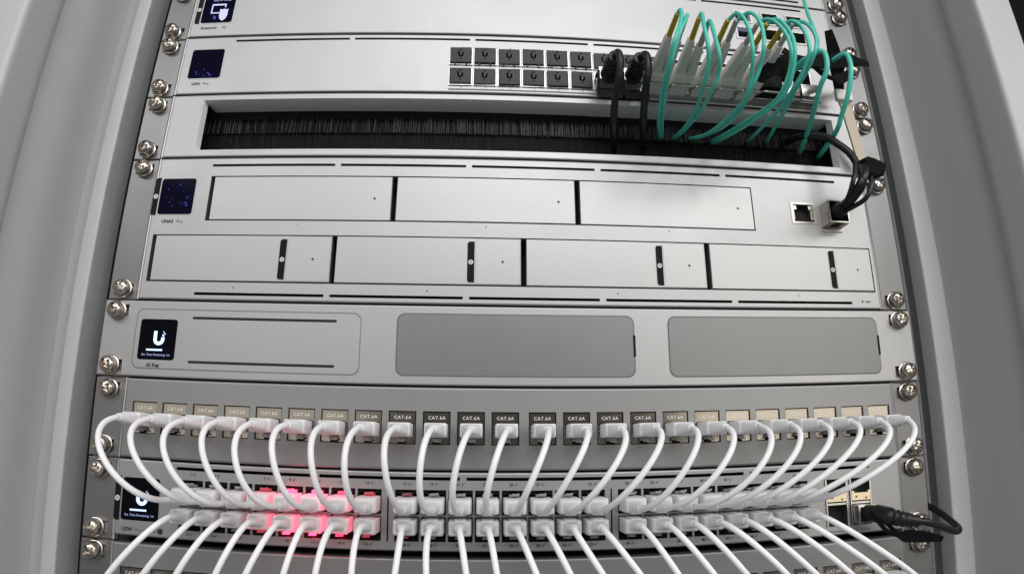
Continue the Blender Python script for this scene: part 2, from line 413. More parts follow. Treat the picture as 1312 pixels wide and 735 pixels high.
def display(dev, x0, x1, z0, z1, kind, strip=True):
    """status screen, with the black handle strip left of it"""
    mb = MB().outline(rr(x0-.5, x1+.5, z0-.5, z1+.5, 2.1), -0.12, 0.5); put('screen_bezel', mb, 'silver', dev)
    s = put('status_screen', MB().outline(rr(x0, x1, z0, z1, 1.7), -0.28, 0.6, 0.1), 'screenblue' if kind in ('dark', 'swirl', 'shield') else 'screen', dev)
    w = x1-x0; cx = (x0+x1)/2; cz = (z0+z1)/2; y = -0.34
    if kind == 'logo':
        put('screen_logo', u_logo(MB(), cx+1.0, cz+.9, 6.8, y), 'glow', s)
        put('progress_bar', MB().outline(rr(x0+5.2, x0+15.2, z0+5.1, z0+6.1, .45), y-.02, y+.04), 'glow', s)
        text('Est. Time Remaining: 1m', 1.75, 'glowdim', s, cx, z0+2.3, y, 'CENTER')
    if kind == 'swirl':
        mb = MB(); rg = random.Random(4)
        for i in range(70):
            a = rg.uniform(0, 6.283); r = rg.gauss(6.2, 1.3); q = rg.uniform(.12, .42)
            x = cx+1+r*math.cos(a)*1.05; z = cz+r*math.sin(a)*1.1
            if abs(z-cz) > 10 or abs(x-cx) > 10: continue
            if noise.noise((x*.35, z*.35, 3)) < 0.02: continue
            mb.quad((x-q,y,z-q*.7),(x+q,y,z-q*.7),(x+q,y,z+q*.7),(x-q,y,z+q*.7))
        put('screen_pixels', mb, 'bluedot', s)
    if kind == 'dark':
        mb = MB(); rg = random.Random(9)
        for i in range(16):
            x = cx+rg.uniform(-7, 6); z = z0+rg.uniform(1.5, 7); q = rg.uniform(.15, .4)
            mb.quad((x-q,y,z-q),(x+q,y,z-q),(x+q,y,z+q),(x-q,y,z+q))
        put('screen_pixels', mb, 'bluedot', s)  # blue glints on the glass, put in as small glowing squares
    if kind == 'shield':
        mb = MB(); a, b, c, d = cx-5.0, cx+5.2, z0+7.6, z0+15.6     # outline of a monitor
        for (p, q, r_, t) in ((a,b,d-1.3,d),(a,a+.9,c,d),(b-.9,b,c+5,d),(a,b-4.2,c,c+.9)):
            mb.quad((p,y,r_),(q,y,r_),(q,y,t),(p,y,t))
        put('screen_monitor_icon', mb, 'glowlilac', s)
        sx = cx+4.2; sz = z0+10.8
        pts = [(sx,y-.02,sz-9.6),(sx+2.2,y-.02,sz-7.6),(sx+2.9,y-.02,sz-5),(sx+2.9,y-.02,sz+.4),(sx+1.3,y-.02,sz-.1),(sx,y-.02,sz+.6),(sx-1.3,y-.02,sz-.1),(sx-2.9,y-.02,sz+.4),(sx-2.9,y-.02,sz-5),(sx-2.2,y-.02,sz-7.6)]
        put('screen_shield_icon', MB().add(pts, [tuple(range(10))]), 'glowlilac', s)
        put('screen_pixels', MB().quad((cx-2.6,y,z0+3.4),(cx-.6,y,z0+2.6),(cx-1.0,y,z0+5.4),(cx-2.4,y,z0+5.8)), 'bluedot', s)
        text('Easy to install', 2.3, 'glowdim', s, cx+1.5, z0+18.2, y, 'CENTER')
    if strip:
        hs = put('handle_strip', MB().outline(rr(x0-4.3, x0-.9, z0-.4, z1+.6, 1.6, which=(1,0,0,1)), -0.3, 0.4, 0.1), 'black', dev)
        ring_icon(hs, x0-2.6, cz, 1.45)

def chassis(dev, h, x=218.0, y0=13.0, y1=90.0):
    put('chassis', MB().box(-x, x, y0, y1, 0.8, h-0.8), 'void', dev)

# ------------------------------------------------------------------ cabinet
cab = thing('server_cabinet', 'grey powder coated steel server cabinet around the stacked rack equipment', 'cabinet', (0, 0, -600))
ZT, ZB = 1100.0, 0.0       # local z of top and bottom
def extr(prof, close=False, r=None):
    """profile in x,y swept from ZB to ZT"""
    mb = MB(); n = len(prof)
    vs = [(q[0], q[1], ZB) for q in prof]+[(q[0], q[1], ZT) for q in prof]
    mb.add(vs, [(i, i+1, n+i+1, n+i) for i in range(n-1)]+([(n-1, 0, n, 2*n-1)] if close else [])); return mb
def fillet(pts, r, n=4):
    out = [pts[0]]
    for i in range(1, len(pts)-1):
        p = Vector(pts[i]); a = (Vector(pts[i-1])-p); b = (Vector(pts[i+1])-p)
        d = min(r, a.length*.45, b.length*.45); A = p+a.normalized()*d; B = p+b.normalized()*d
        for k in range(n+1):
            t = k/n; q = A*(1-t)**2+p*2*t*(1-t)+B*t*t; out.append((q.x, q.y))
    out.append(pts[-1]); return out
for s in (-1, 1):
    sx = lambda L: [(s*a+(1.5 if s > 0 else 0.0), b) for a, b in L]
    l0, l1 = (261.0, 271.0) if s < 0 else (262.5, 277.5)
    put('mounting_rail', extr(sx(fillet([(223,60),(223,4.6),(240.6,4.6),(240.6,60)], 1.2))).mesh('mounting_rail', 40), 'cabinet', cab)
    put('rail_lip', extr(sx(fillet([(l0+6,(32 if s < 0 else 22)),(l0,(32 if s < 0 else 22)),(l0,8),(l1,8),(l1,21),(288,21),(288,60)], 1.6))).mesh('rail_lip', 40), 'cabinet', cab)
    put('shade_baffle', MB().box(min(s*243,s*285), max(s*243,s*285), 64, 68, ZB, ZT), 'recess_shade', cab)  # added dark sheet that paints the shade behind the rail lip
    sp = extr(sx(fillet([(286,62),(318,62),(318,-34)], 24, 12)))
    put('side_panel', sp.mesh('side_panel', 60), 'cabinet_dark', cab)
    fp = fillet([(335,-22),(304,-22),(300,-30),(300,-57),(333,-57),(333,-10)], 4.5, 6)
    put('frame_post', extr(sx(fp)).mesh('frame_post', 50), 'cabinet', cab)
    # outer side skin, unseen, keeps the light out behind the panel
    put('outer_skin', MB().box(s*324-2, s*324+2, -15, 560, ZB, ZT), 'cabinet_dark', cab)
put('back_panel', MB().box(-318, 318, 556, 560, ZB, ZT), 'void', cab)
put('floor_pan', MB().box(-318, 318, 26, 555, ZB-4, ZB), 'void', cab)
put('roof_pan', MB().box(-318, 318, 26, 555, ZT, ZT+4), 'void', cab)

wl = MB().box(-3000, 3000, 1800, 1850, -1500, 2500)
o = put('back_wall', wl, 'wall'); o['kind'] = 'structure'

# ------------------------------------------------------------------ device at the very top (only its lower edge shows)
def seamgap(h): return 0.35, h-0.35
d = thing('rack_appliance', 'silver rack appliance cut off by the top edge of the picture', 'rack appliance', (0, 0, 5*U))
holes = [(a, b, 3.1, 4.8) for a, b in SLX]
put('faceplate', plate(-221, 221, .5, U-.5, holes, 0, 6, 0.9), 'silver', d); chassis(d, U); ears(d, U)
add_screws(d, [6.35, U-6.35])

# ------------------------------------------------------------------ gateway with shield screen
gw = thing('network_gateway', 'silver gateway with a shield icon screen, second unit from the top', 'gateway', (0, 0, 4*U))
gz = 4*U
ports = []
for cx in (154.0, 174.6, 193.4):
    for zc in (207.4, 193.4): ports.append((cx, zc-gz))
holes = [(cx-5.9, cx+5.9, z-4.5, z+4.5, 9.0) for cx, z in ports]+[(a, b, U-4.9, U-3.3) for a, b in SLX[:5]]
put('faceplate', plate(-221, 221, .5, U-.5, holes, 0, 6, 0.9), 'silver', gw); chassis(gw, U); ears(gw, U)
add_screws(gw, [6.35, U-6.35])
display(gw, -214.7, -192.6, 189.2-gz, 211.6-gz, 'shield')
text('Enterprise', 2.7, 'ink', gw, -213.4, 184.2-gz, bold=2); text('FG', 2.7, 'inkgrey', gw, -198.6, 184.2-gz)
for i, (cx, z) in enumerate(ports):
    fr = MB()
    for (a, b, c, e) in ((-6.9,-5.7,-5.4,5.4),(5.7,6.9,-5.4,5.4),(-5.7,5.7,4.3,5.4),(-5.7,5.7,-5.4,-4.3)): fr.box(a, b, -.5, 4, c, e)
    if i == 0: fr.box(-2.4, 2.4, -.4, 3, 2.2, 4.3)
    po = put('port', fr, 'whitebezel' if i in (0, 1) else 'zinc', gw, (cx, 0, z))
    so = MB().box(-5.6, 5.6, 7.0, 7.6, -4.2, 4.2); put('socket', so, 'void', po)
    if i < 2: put('port_light', MB().box(-5.2, 5.2, 5.6, 6.2, -.8, 1.0), 'bluedot', po)  # blue reflection in the socket, put in as a glowing bar

# ------------------------------------------------------------------ aggregation switch with SFP cages
sw = thing('fibre_switch', 'silver switch with two rows of fibre ports, dust caps on its left ports', 'switch', (0, 0, 3*U))
sz = 3*U; CX = [-38.2+15.17*k for k in range(16)]
holes = [(a, b, U-4.9, U-3.3) for a, b in SLX]+[(c-6.9, c+6.9, 154.1-sz, 165.6-sz, 12.0) for c in CX]+[(c-6.9, c+6.9, 138.9-sz, 150.4-sz, 12.0) for c in CX]
put('faceplate', plate(-221, 221, .5, U-.5, holes, 0, 6, 0.9), 'silver', sw); chassis(sw, U); ears(sw, U)
add_screws(sw, [6.35, U-6.35])
display(sw, -214.8, -192.6, 145.4-sz, 167.5-sz, 'dark', strip=False)
text('USW', 2.7, 'ink', sw, -211.0, 140.4-sz, bold=3); text('Pro', 2.7, 'inkgrey', sw, -203.2, 140.4-sz)
put('indicator_bar', MB().box(-45.5, 197, -0.25, 0.4, 135.6-sz, 136.5-sz), 'inkgrey', sw)
cage = MB()
for (a, b, c, e) in ((-7.2,-6.7,-5.9,5.9),(6.7,7.2,-5.9,5.9),(-6.7,6.7,5.4,5.9),(-6.7,6.7,-5.9,-5.4)): cage.box(a, b, -.9, 10, c, e)
CAGE = cage.mesh('port_cage'); CAGE.materials.append(M['chrome'])
for z in (159.8, 144.65):
    for c in CX: put('port_cage', CAGE, None, sw, (c, 0, z-sz))
tick = MB().box(-.25, .25, -.15, .2, -.45, .45).mesh('port_mark'); tick.materials.append(M['inkgrey'])
for c in CX: put('port_mark', tick, None, sw, (c+.6, 0, 167.5-sz)); put('port_mark', tick, None, sw, (c+.6, 0, 137.6-sz))

# dust caps
capm = MB().cbox(-6.7, 6.7, -2.2, 0.4, -5.65, 5.65, 0.5).box(-6.2, 6.2, -.4, 9, -5.0, 5.0)
CAP = capm.mesh('dust_cap', 30); CAP.materials.append(M['rubber'])
mk = u_logo(MB(), 0, 0.7, 3.7, -2.26, False)
mk.box(-.6, .6, -2.26, -2.1, 3.4, 4.2).add([(-.75,-2.26,-2.4),(.75,-2.26,-2.4),(0,-2.26,-3.4)], [(0,1,2)])
CAPM = mk.mesh('moulded_mark'); CAPM.materials.append(M['engrave'])
nubm = MB().box(-3.9,-3.0,-1.8,-.3,-6.4,-5.3).box(3.0,3.9,-1.8,-.3,-6.4,-5.3).mesh('pull_nub'); nubm.materials.append(M['rubber'])
ORD = ['first', 'second', 'third', 'fourth', 'fifth', 'sixth', 'seventh', 'eighth', 'ninth', 'tenth', 'eleventh', 'twelfth']
def dust_cap(k, row):
    z = 160.3 if row == 'upper' else 145.1
    if k < 6: lb = 'black dust cap in the %s port row, %s from the left' % (row, ORD[k])
    else: lb = {6: 'black dust cap above the left black twinax plug', 7: 'black dust cap above the right black twinax plug', 8: 'black dust cap behind the leftmost fibre plugs'}[k]
    t = thing('dust_cap', lb, 'dust cap', (CX[k]+random.uniform(-.25,.25), random.uniform(-.3,.3), z+random.uniform(-.2,.2)), 'dust caps on the fibre switch')
    t.rotation_euler = (random.uniform(-.02,.02), random.uniform(-.015,.015), random.uniform(-.02,.02))
    put('cap', CAP, None, t); put('moulded_mark', CAPM, None, t)
    if row == 'upper': put('pull_nub', nubm, None, t)
for k in range(9): dust_cap(k, 'upper')
for k in range(6): dust_cap(k, 'lower')

# ------------------------------------------------------------------ brush panel
br = thing('brush_panel', 'silver cable pass-through panel with a wide black bristle slot', 'brush panel', (0, 0, 2*U))
bz = 2*U
BX0, BX1, BZ0, BZ1 = -199.8, 207.0, 94.0-bz, 129.0-bz
mb = MB()
pl = plate(-221, 221, .5, U-.5, [(BX0, BX1, BZ0, BZ1, 0.0)], 0, 3, 0.9); put('faceplate', pl, 'silver', br)
fr = MB()   # folded lips of the slot: deep top flange, shallow sloped sides and sill
fr.quad((BX0,0,BZ1),(BX1,0,BZ1),(BX1-2,19,BZ1),(BX0+2,19,BZ1))
fr.quad((BX0,0,BZ0),(BX0,0,BZ1),(BX0+0.8,5,BZ1),(BX0+0.8,5,BZ0+2.4))
fr.quad((BX1,0,BZ1),(BX1,0,BZ0),(BX1-1.9,5,BZ0+2.4),(BX1-1.9,5,BZ1))
fr.quad((BX1,0,BZ0),(BX0,0,BZ0),(BX0+0.8,5,BZ0+2.4),(BX1-1.9,5,BZ0+2.4))
put('slot_lip', fr, 'lip', br); ears(br, U); add_screws(br, [6.35, U-6.35])
put('brush_holder', MB().box(BX0-6, BX1+6, 15.5, 20, 123.0-bz, 131.5-bz), 'black', br)
put('brush_holder', MB().box(BX0-6, BX1+6, 15.5, 20, 90-bz, 97-bz), 'black', br)
put('back_plate', MB().box(BX0-8, BX1+8, 24, 27, 1, U-1), 'void', br)
def bristles(z0, z1, yb, rng, n, dense_fn, thin):
    b = MB()
    for i in range(n):
        x = BX0-4+(BX1-BX0+8)*(i+rng.random())/n
        y = yb+rng.uniform(-1.4, 1.4); l = rng.gauss(0, .35); w = rng.uniform(.07, .15)*thin
        if thin < 1 and rng.random() > (.35 if x < -80 else .6 if x < 0 else 1): continue
        if dense_fn(x) > rng.random(): l += rng.gauss(0, 1.6)
        ze = z1+rng.uniform(-.3, .25)
        b.add([(x-w,y,z0),(x+w,y,z0),(x+l+w*.7,y-.3,ze),(x+l-w*.7,y-.3,ze),(x-w*.3,y+.3,z0),(x+l,y,ze)], [(0,1,2,3),(1,4,5,2),(4,0,3,5)])
    return b
rg = random.Random(3)
busy = lambda x: 0.45 if 60 < x < 170 else 0.04
for nm, z0, z1, yb, n, mt in (('bristle_strip', 123.5, 113.6, 17.0, 4200, 'bristle'), ('bristle_strip', 97.0, 113.2, 18.6, 4200, 'bristle')):
    q = put(nm, bristles(z0-bz, z1-bz, yb, rg, n, busy, 1.0), mt, br); q['kind'] = 'stuff'
q = put('bristle_strip', bristles(123.5-bz, 113.4-bz, 15.9, rg, 1100, busy, .62), 'bristlelit', br); q['kind'] = 'stuff'  # light on the upper strip painted as paler bristles, sparser towards the left
q['label'] = 'upper bristles painted paler where light hits'

# ------------------------------------------------------------------ network storage, two units high
nas = thing('network_storage', 'silver two unit storage server with seven drive trays', 'storage server', (0, 0, 0))
H2 = 2*U
holes = [(-185.8, 140.9, 48.0, 76.4, 8.0), (-217.4, 218.4, 10.9, 39.4, 8.0)]
holes += [(a, b, 82.6, 84.2) for a, b in SLX]+[(a, b, 3.3, 4.9) for a, b in SLX]
holes += [(167.4, 182.0, 54.9, 67.0, 9.0), (186.6, 200.4, 51.8, 66.4, 9.0), (207.4, 208.6, 4.3, 5.5)]
put('faceplate', plate(-221, 221, .5, H2-.5, holes, 0, 6, 0.9), 'silver', nas); chassis(nas, H2); ears(nas, H2)
add_screws(nas, [6.35, H2-6.35])
display(nas, -217.2, -195.0, 51.9, 74.9, 'swirl')
text('UNAS', 2.9, 'ink', nas, -213.4, 46.6, bold=3); text('Pro', 2.9, 'inkgrey', nas, -203.9, 46.6)
def tray(x0, x1, z0, z1, num, latch):
    mb = MB().outline([(x0,z0),(x1,z0),(x1,z1),(x0,z1)], 0.25, 7.0, 0.35)
    t = put('drive_tray', mb, 'tray', nas)
    dx = x1-(10.3 if latch else 9.8)
    put('tray_light', MB().lathe([(.7,0),(.7,.1)], 12, (dx, (.1 if latch else .22), (z0+z1)/2-.2)), 'ink', t)
    if latch:
        lx = x1-30.1
        put('latch_recess', MB().outline(rr(lx-.4, lx+4.3, z0+.9, z1-1.8, 1.9, which=(1,0,0,1)), .14, .6), 'tray', t)
        lt = put('latch', MB().outline(rr(lx, lx+4.0, z0+1.3, z1-2.2, 1.6, which=(1,0,0,1)), 0.02, .6, .1), 'black', t)
        ring_icon(lt, lx+2.0, (z0+z1)/2-.6, 1.35, -0.04)
        put('pull_handle', MB().outline([(lx+4.5,z0+.5),(x1-.6,z0+.5),(x1-.6,z1-.7),(lx+4.5,z1-.7)], 0.12, .5, .12), 'tray', t)
    return t
for i, (a, b) in enumerate(((-183.6,-75.5),(-72.7,30.7),(33.5,140.6))):
    tray(a, b, 48.7, 76.1, i, 0); text(str(i+1), 1.9, 'ink', nas, (-129.6,-21.4,85.4)[i], 45.1)
for i, (a, b) in enumerate(((-215.3,-107.9),(-105.2,-0.9),(2.0,106.9),(109.8,218.1))):
    tray(a, b, 11.7, 39.1, i, 1+(i < 2)); text(str(i+4), 1.9, 'ink', nas, (-163.5,-53.3,52.9,163.6)[i], 7.2)
text('RESET', 1.5, 'ink', nas, 210.0, 4.4)
po = MB()
for (a, b, c, e) in ((166.2,167.8,53.9,67.8),(181.6,183.0,53.9,67.8),(167.8,181.6,66.6,67.8),(167.8,181.6,53.9,55.2)): po.box(a, b, -.45, 6, c, e)
rj = put('network_port', po, 'zinc', nas)
put('socket', MB().box(168, 181.4, 5, 8, 55.2, 66.6), 'void', rj)
put('socket_key', MB().box(167.9, 170.6, .6, 5, 63.6, 66.5).box(178.9, 181.5, .6, 5, 63.6, 66.5).box(167.9, 169.1, 1.2, 5, 57, 63.6).box(180.3, 181.5, 1.2, 5, 57, 63.6), 'zinc', rj)
put('port_light', MB().box(192.6, 194.2, -.2, .5, 67.6, 69.2), 'ink', nas)
put('pull_bar', MB().cbox(186.2, 200.6, -1.2, .6, 49.2, 50.6, .4), 'zinc', nas)

# ------------------------------------------------------------------ AI Key tray
ai = thing('accessory_tray', 'silver tray unit with a lit logo screen and two blank covers', 'rack tray', (0, 0, -U))
az = -U
hs = []
for s in (-1, 1):
    for z in (6.35, U-6.35): hs.append((s*232-6.5, s*232+6.5, z-3.3, z+3.3, 6.0))
holes = hs+[(-185.0,-101.6,-10.8-az,-9.5-az), (-185.0,-101.6,-35.5-az,-34.2-az)]
put('faceplate', plate(-241.3, 241.3, .5, U-.5, holes, 0.0, 4.2, 0.8), 'silver', ai); chassis(ai, U)
add_screws(ai, [6.35, U-6.35], 0.0)
def groove(x0, x1, z0, z1, r, nm, mt, inset):
    """thin dark reveal line round an inset cover"""
    a = rr(x0, x1, z0, z1, r, 7); b = rr(x0+.45, x1-.45, z0+.45, z1-.45, r-.4, 7); n = len(a)
    g = MB().add([(q[0],-.05,q[1]) for q in a]+[(q[0],-.05,q[1]) for q in b], [(i,(i+1)%n,n+(i+1)%n,n+i) for i in range(n)])
    put('reveal_line', g, 'inkgrey', ai)
    return put(nm, MB().outline(b, -.32, .4, .25).mesh(nm), mt, ai)
cv = groove(-219.8, -87.9, -39.6-az, -5.2-az, 4.6, 'key_module', 'silver', 0)
# slots of the module are bars set into it
for z in (-10.1, -34.9): put('vent_slot', MB().outline(rr(-185, -101.6, z-.75-az, z+.75-az, .7), -.37, .3), 'void', ai)
for (a, b, tb) in ((-68.6, 61.9, 60.9), (81.0, 215.8, 214.8)):
    c = groove(a, b, -39.3-az, -4.7-az, 4.6, 'blank_cover', 'blank', 0)
    put('pull_tab', MB().box(tb, tb+1.3, -.5, .3, -27.7-az, -15.8-az), 'black', c)
for ch in [c for c in ai.children if c.name.startswith('key_module')]: pass
display(ai, -216.4, -193.6, -34.4-az, -11.3-az, 'logo', strip=False)
for c in ai.children:
    if c.name.startswith('screen_bezel') or c.name.startswith('status_screen'): c.location.y = -0.00018
text('AI Key', 2.9, 'ink', ai, -210.2, -38.3-az, -.45, bold=3)

# ------------------------------------------------------------------ patch panels with keystone jacks
JX = [-208.3+18.08*i for i in range(12)]+[10.3+18.2*i for i in range(12)]
jk = MB()     # jack shell: label plate on top, frame round the plug opening, chin below
jk.box(-6.75, 6.75, 0.6, 9, 3.2, 8.0)
jk.box(-6.75, -6.0, 0.8, 9, -8.0, 3.2).box(6.0, 6.75, 0.8, 9, -8.0, 3.2).box(-6.0, -2.2, 1.0, 9, -8.2, -4.4).box(2.2, 6.0, 1.0, 9, -8.2, -4.4).box(-6.0, 6.0, 0.9, 9, 2.7, 3.2)
jk.box(-6.75, 6.75, 0.0, 1.2, 7.75, 8.15)
JACK = jk.mesh('keystone_jack'); JACK.materials.append(M['jack'])
js = MB().box(-6.4, 6.4, 8, 10, -8, 4).box(-7.4, 7.4, 4.0, 9, -8.7, 8.7)
JSOCK = js.mesh('socket'); JSOCK.materials.append(M['void'])
nb = MB()
for z in (-2.2, -.1, 1.6):
    for s in (-1, 1): nb.box(s*5.85-.4, s*5.85+.4, .2, 3, z-.35, z+.35)
JNUB = nb.mesh('shield_spring'); JNUB.materials.append(M['void'])
def patch_panel(z0, label):
    pp = thing('patch_bay', label, 'patch panel', (0, 0, z0), 'patch panels')
    zc = U-22.0     # jack centre height in the panel
    holes = [(x-7.3, x+7.3, zc-8.7, zc+8.75, 9.0) for x in JX]
    put('faceplate', plate(-221, 221, .5, U-.5, holes, -0.4, 6, 1.1), 'panel', pp); chassis(pp, U); ears(pp, U, 1.6)
    add_screws(pp, [6.35, U-6.35], 1.6)
    for x in JX:
        j = put('keystone_jack', JACK, None, pp, (x, 0, zc))
        put('socket', JSOCK, None, j); put('shield_spring', JNUB, None, j)
        text('CAT.6A', 2.5, 'etch', j, 0, 4.6, .5, 'CENTER', bold=.5, spc=1.12)
    return pp
patch_panel(-2*U, 'grey patch panel with white cables below the logo tray')
patch_panel(-4*U, 'grey patch panel cut off by the bottom edge of the picture')

# ------------------------------------------------------------------ 48 port switch
p48 = thing('network_switch', 'silver switch with two rows of cabled ports, some glowing red', 'switch', (0, 0, -3*U))
pz = -3*U
PXS = [b+13.85*k for b in (-176.8, -60.2, 56.4) for k in range(8)]
ZU, ZL = -105.2-pz, -117.6-pz
holes = [(a, b, -93.6-pz, -91.9-pz) for a, b in SLX]
holes += [(x-6.35, x+6.35, -111.4-pz, -98.6-pz, 11.5) for x in PXS]+[(x-6.35, x+6.35, -125.2-pz, -112.4-pz, 11.5) for x in PXS]
holes += [(x-.4, x+.4, -125.6-pz, -98.2-pz, 3.0) for x in (-70.1, 46.5)]
holes += [(170.5, 184.6, -125.2-pz, -98.8-pz, 11.0), (186.0, 200.6, -125.2-pz, -98.8-pz, 11.0)]
put('faceplate', plate(-221, 221, 3.2, U-.4, holes, 0, 6, 0.9), 'silver', p48); chassis(p48, U); ears(p48, U)
add_screws(p48, [6.35, U-6.35])
display(p48, -217.2, -195.0, -121.9-pz, -99.1-pz, 'logo')
text('USW', 2.9, 'ink', p48, -216.2, -127.7-pz, bold=3); text('Pro Max 48', 2.6, 'inkgrey', p48, -208.0, -127.7-pz)
c = put('model_badge', MB().lathe([(1.6,0),(1.6,.15)], 20, (-193.4, 0, -126.8-pz)), 'ink', p48)
ps = MB()
ps.box(-6.3, 6.3, 9.5, 11, -6.3, 6.3).box(-6.3,-5.9,.6,11,-6.3,6.3).box(5.9,6.3,.6,11,-6.3,6.3)
PORT = ps.mesh('network_port'); PORT.materials.append(M['void'])
pc = MB().box(-5.6,-2.4,1.2,3,4.4,5.9).box(2.4,5.6,1.2,3,4.4,5.9).box(-6.2,-5.9,.4,6,-3,3).box(5.9,6.2,.4,6,-3,3)
PCON = pc.mesh('shield_spring'); PCON.materials.append(M['black'])
bolt = MB().add([(.15,0,1.0),(-.55,0,-.15),(-.05,0,-.15),(-.25,0,-1.0),(.55,0,.2),(.05,0,.2)], [(0,1,2,5),(2,3,4,5)])
bolt.quad((.75,0,.55),(1.15,0,.55),(1.15,0,.95),(.75,0,.95))
BOLT = bolt.mesh('power_mark'); BOLT.materials.append(M['ink'])
for i, x in enumerate(PXS):
    a = put('network_port', PORT, None, p48, (x, 0, -105.0-pz)); put('shield_spring', PCON, None, a)
    b = put('network_port', PORT, None, p48, (x, 0, -118.8-pz), (0, math.pi, 0)); put('shield_spring', PCON, None, b)
    text(str(2*i+1), 2.1, 'ink', p48, x-.3, -96.3-pz, align='RIGHT', bold=2.5); put('power_mark', BOLT, None, p48, (x+1.0, -.12, -95.7-pz))
    text(str(2*i+2), 2.1, 'ink', p48, x-.3, -127.7-pz, align='RIGHT', bold=2.5); put('power_mark', BOLT, None, p48, (x+1.0, -.12, -127.1-pz))
for i, x in enumerate((177.5, 193.3)):
    q = put('fibre_port', MB().box(x-6.9, x+6.9, -.3, 8, -113.3-pz, -112.2-pz).box(x-6.9, x-6.2, -.8, 8, -125-pz, -99-pz).box(x+6.2, x+6.9, -.8, 8, -125-pz, -99-pz), 'chrome', p48)
    put('socket', MB().box(x-6.2, x+6.2, 6, 9, -125-pz, -99-pz), 'void', q)
    put('spring_bar', MB().box(x-6.0, x+6.0, -.9, 2, -111.4-pz, -107.2-pz).box(x-6.0,x-4.6,-1.1,2,-107.2-pz,-106-pz).box(x+4.6,x+6.0,-1.1,2,-107.2-pz,-106-pz), 'gold', q)
    for s in (-1, 1): put('port_arrow', MB().add([(x+s*3.2-.8,-.98,-109.8-pz),(x+s*3.2+.8,-.98,-109.8-pz),(x+s*3.2,-.98,-109.8-pz-s*1.4)], [(0,1,2)]), 'ink', q)
for i, x in enumerate((177.5, 193.3)): put('indicator_bar', MB().box(x-5.5, x+5.5, -.15, .3, -128.6-pz, -127.6-pz), 'inkgrey', p48)

# ------------------------------------------------------------------ white patch cables
# plug for a switch port (latch up), pointing along -y, origin at the port mouth centre
def loft(sec):
    """sections (y, half width, z low, z high, corner radius)"""
    mb = MB(); rings = [[(q[0], y, q[1]) for q in rr(-w, w, a, b, min(r, w*.98, (b-a)*.49), 4)] for y, w, a, b, r in sec]
    n = len(rings[0]); vs = [v for r in rings for v in r]; fs = [tuple(range(n)), tuple(reversed(range((len(rings)-1)*n, len(rings)*n)))]
    for k in range(len(rings)-1):
        for i in range(n): fs.append((k*n+i, k*n+(i+1)%n, (k+1)*n+(i+1)%n, (k+1)*n+i))
    return mb.add(vs, fs)
pm = loft([(6,5.7,-3.9,3.8,.6),(-11.5,5.75,-4.0,3.8,1.0),(-13.2,5.5,-3.8,3.5,1.3),(-14.2,4.9,-3.5,2.9,1.6)])
pm.add(*(lambda m_: (m_.v, m_.f))(loft([(-3,3.2,-4.6,-2,1.0),(-12.5,3.2,-4.7,-2,1.2),(-13.8,2.7,-4.3,-2,1.4)])))
PLUG = pm.mesh('plug', 50); PLUG.materials.append(M['plug'])
BOOT = loft([(-13,4.6,-3.6,2.6,1.6),(-15,3.9,-3.4,2.0,2.0),(-18,3.0,-3.2,1.3,2.0),(-21,2.3,-3.0,.8,1.9),(-22.8,1.9,-2.9,.5,1.6)]).mesh('boot', 50); BOOT.materials.append(M['plug'])
lat = MB().box(-1.6, 1.6, -3.4, 2, 4.3, 5.1).box(-2.6, 2.6, -1.0, 3, 4.1, 5.4).box(-1.3, 1.3, -5.6, -3.0, 5.0, 6.0).box(1.3, 2.5, -4.6, -3.0, 5.2, 6.2)
LATCH = lat.mesh('latch'); LATCH.materials.append(M['clear'])
JPLUG = loft([(7,5.75,-3.6,3.5,.4),(-13,5.75,-3.6,3.5,.8),(-14.5,5.4,-3.4,3.2,1.2),(-15.0,4.9,-3.1,2.8,1.4)]).mesh('plug', 50); JPLUG.materials.append(M['plug'])
JBOOT = loft([(-14,5.0,-3.2,2.9,1.4),(-18,4.4,-3.0,2.7,1.8),(-22,3.3,-2.7,2.3,2.0),(-25,2.4,-2.3,2.0,1.9),(-26.4,1.9,-1.9,1.7,1.6)]).mesh('boot', 50); JBOOT.materials.append(M['plug'])
jl = MB().box(-1.5, 1.5, -3.2, 2, -4.9, -4.0).box(-2.4, 2.4, -1.2, 2, -5.4, -4.2).box(-1.2, 1.2, -5.2, -2.8, -6.1, -5.2).box(1.0, 2.3, -3.8, -2.4, -6.2, -5.4)
JLATCH = jl.mesh('latch'); JLATCH.materials.append(M['lcgrey'])

def hermite(a, ta, b, tb, n):
    a, b, ta, tb = map(Vector, (a, b, ta, tb)); out = []
    for i in range(n+1):
        t = i/n; out.append(a*(2*t**3-3*t*t+1)+ta*(t**3-2*t*t+t)+b*(-2*t**3+3*t*t)+tb*(t**3-t*t))
    return out
PLACES = ['leftmost', 'second from the left', 'third from the left', 'fourth from the left', 'fifth from the left', 'sixth from the left', 'seventh from the left', 'eighth from the left', 'ninth from the left', 'tenth from the left', 'eleventh from the left', 'twelfth from the left']
PLACES = PLACES+[q.replace('left', 'right') for q in reversed(PLACES)]
RED = {3: ('red1', .16), 4: ('red3', .5), 5: ('red3', .8), 6: ('red2', .35), 7: ('red1', .05), 8: ('red0', .0)}
rc = random.Random(21)
KI = [0, 3, 7, 11, 14, 18, 23]      # how the upper loops lean, by position
TX = [-19,-26,-20,-9,8,23,8]; TY = [-98,-96,-86,-79,-86,-94,-84]; TZ = [-18,-9,-6,-9,-11,-14,-28]
SX = [26,18,11,18,0,-24,0]; SY = [100,91,82,79,85,91,78]; SZ = [12,10,-6,0,0,0,-9]
LIT = {0: '', 3: ' with a faintly red lit plug'}
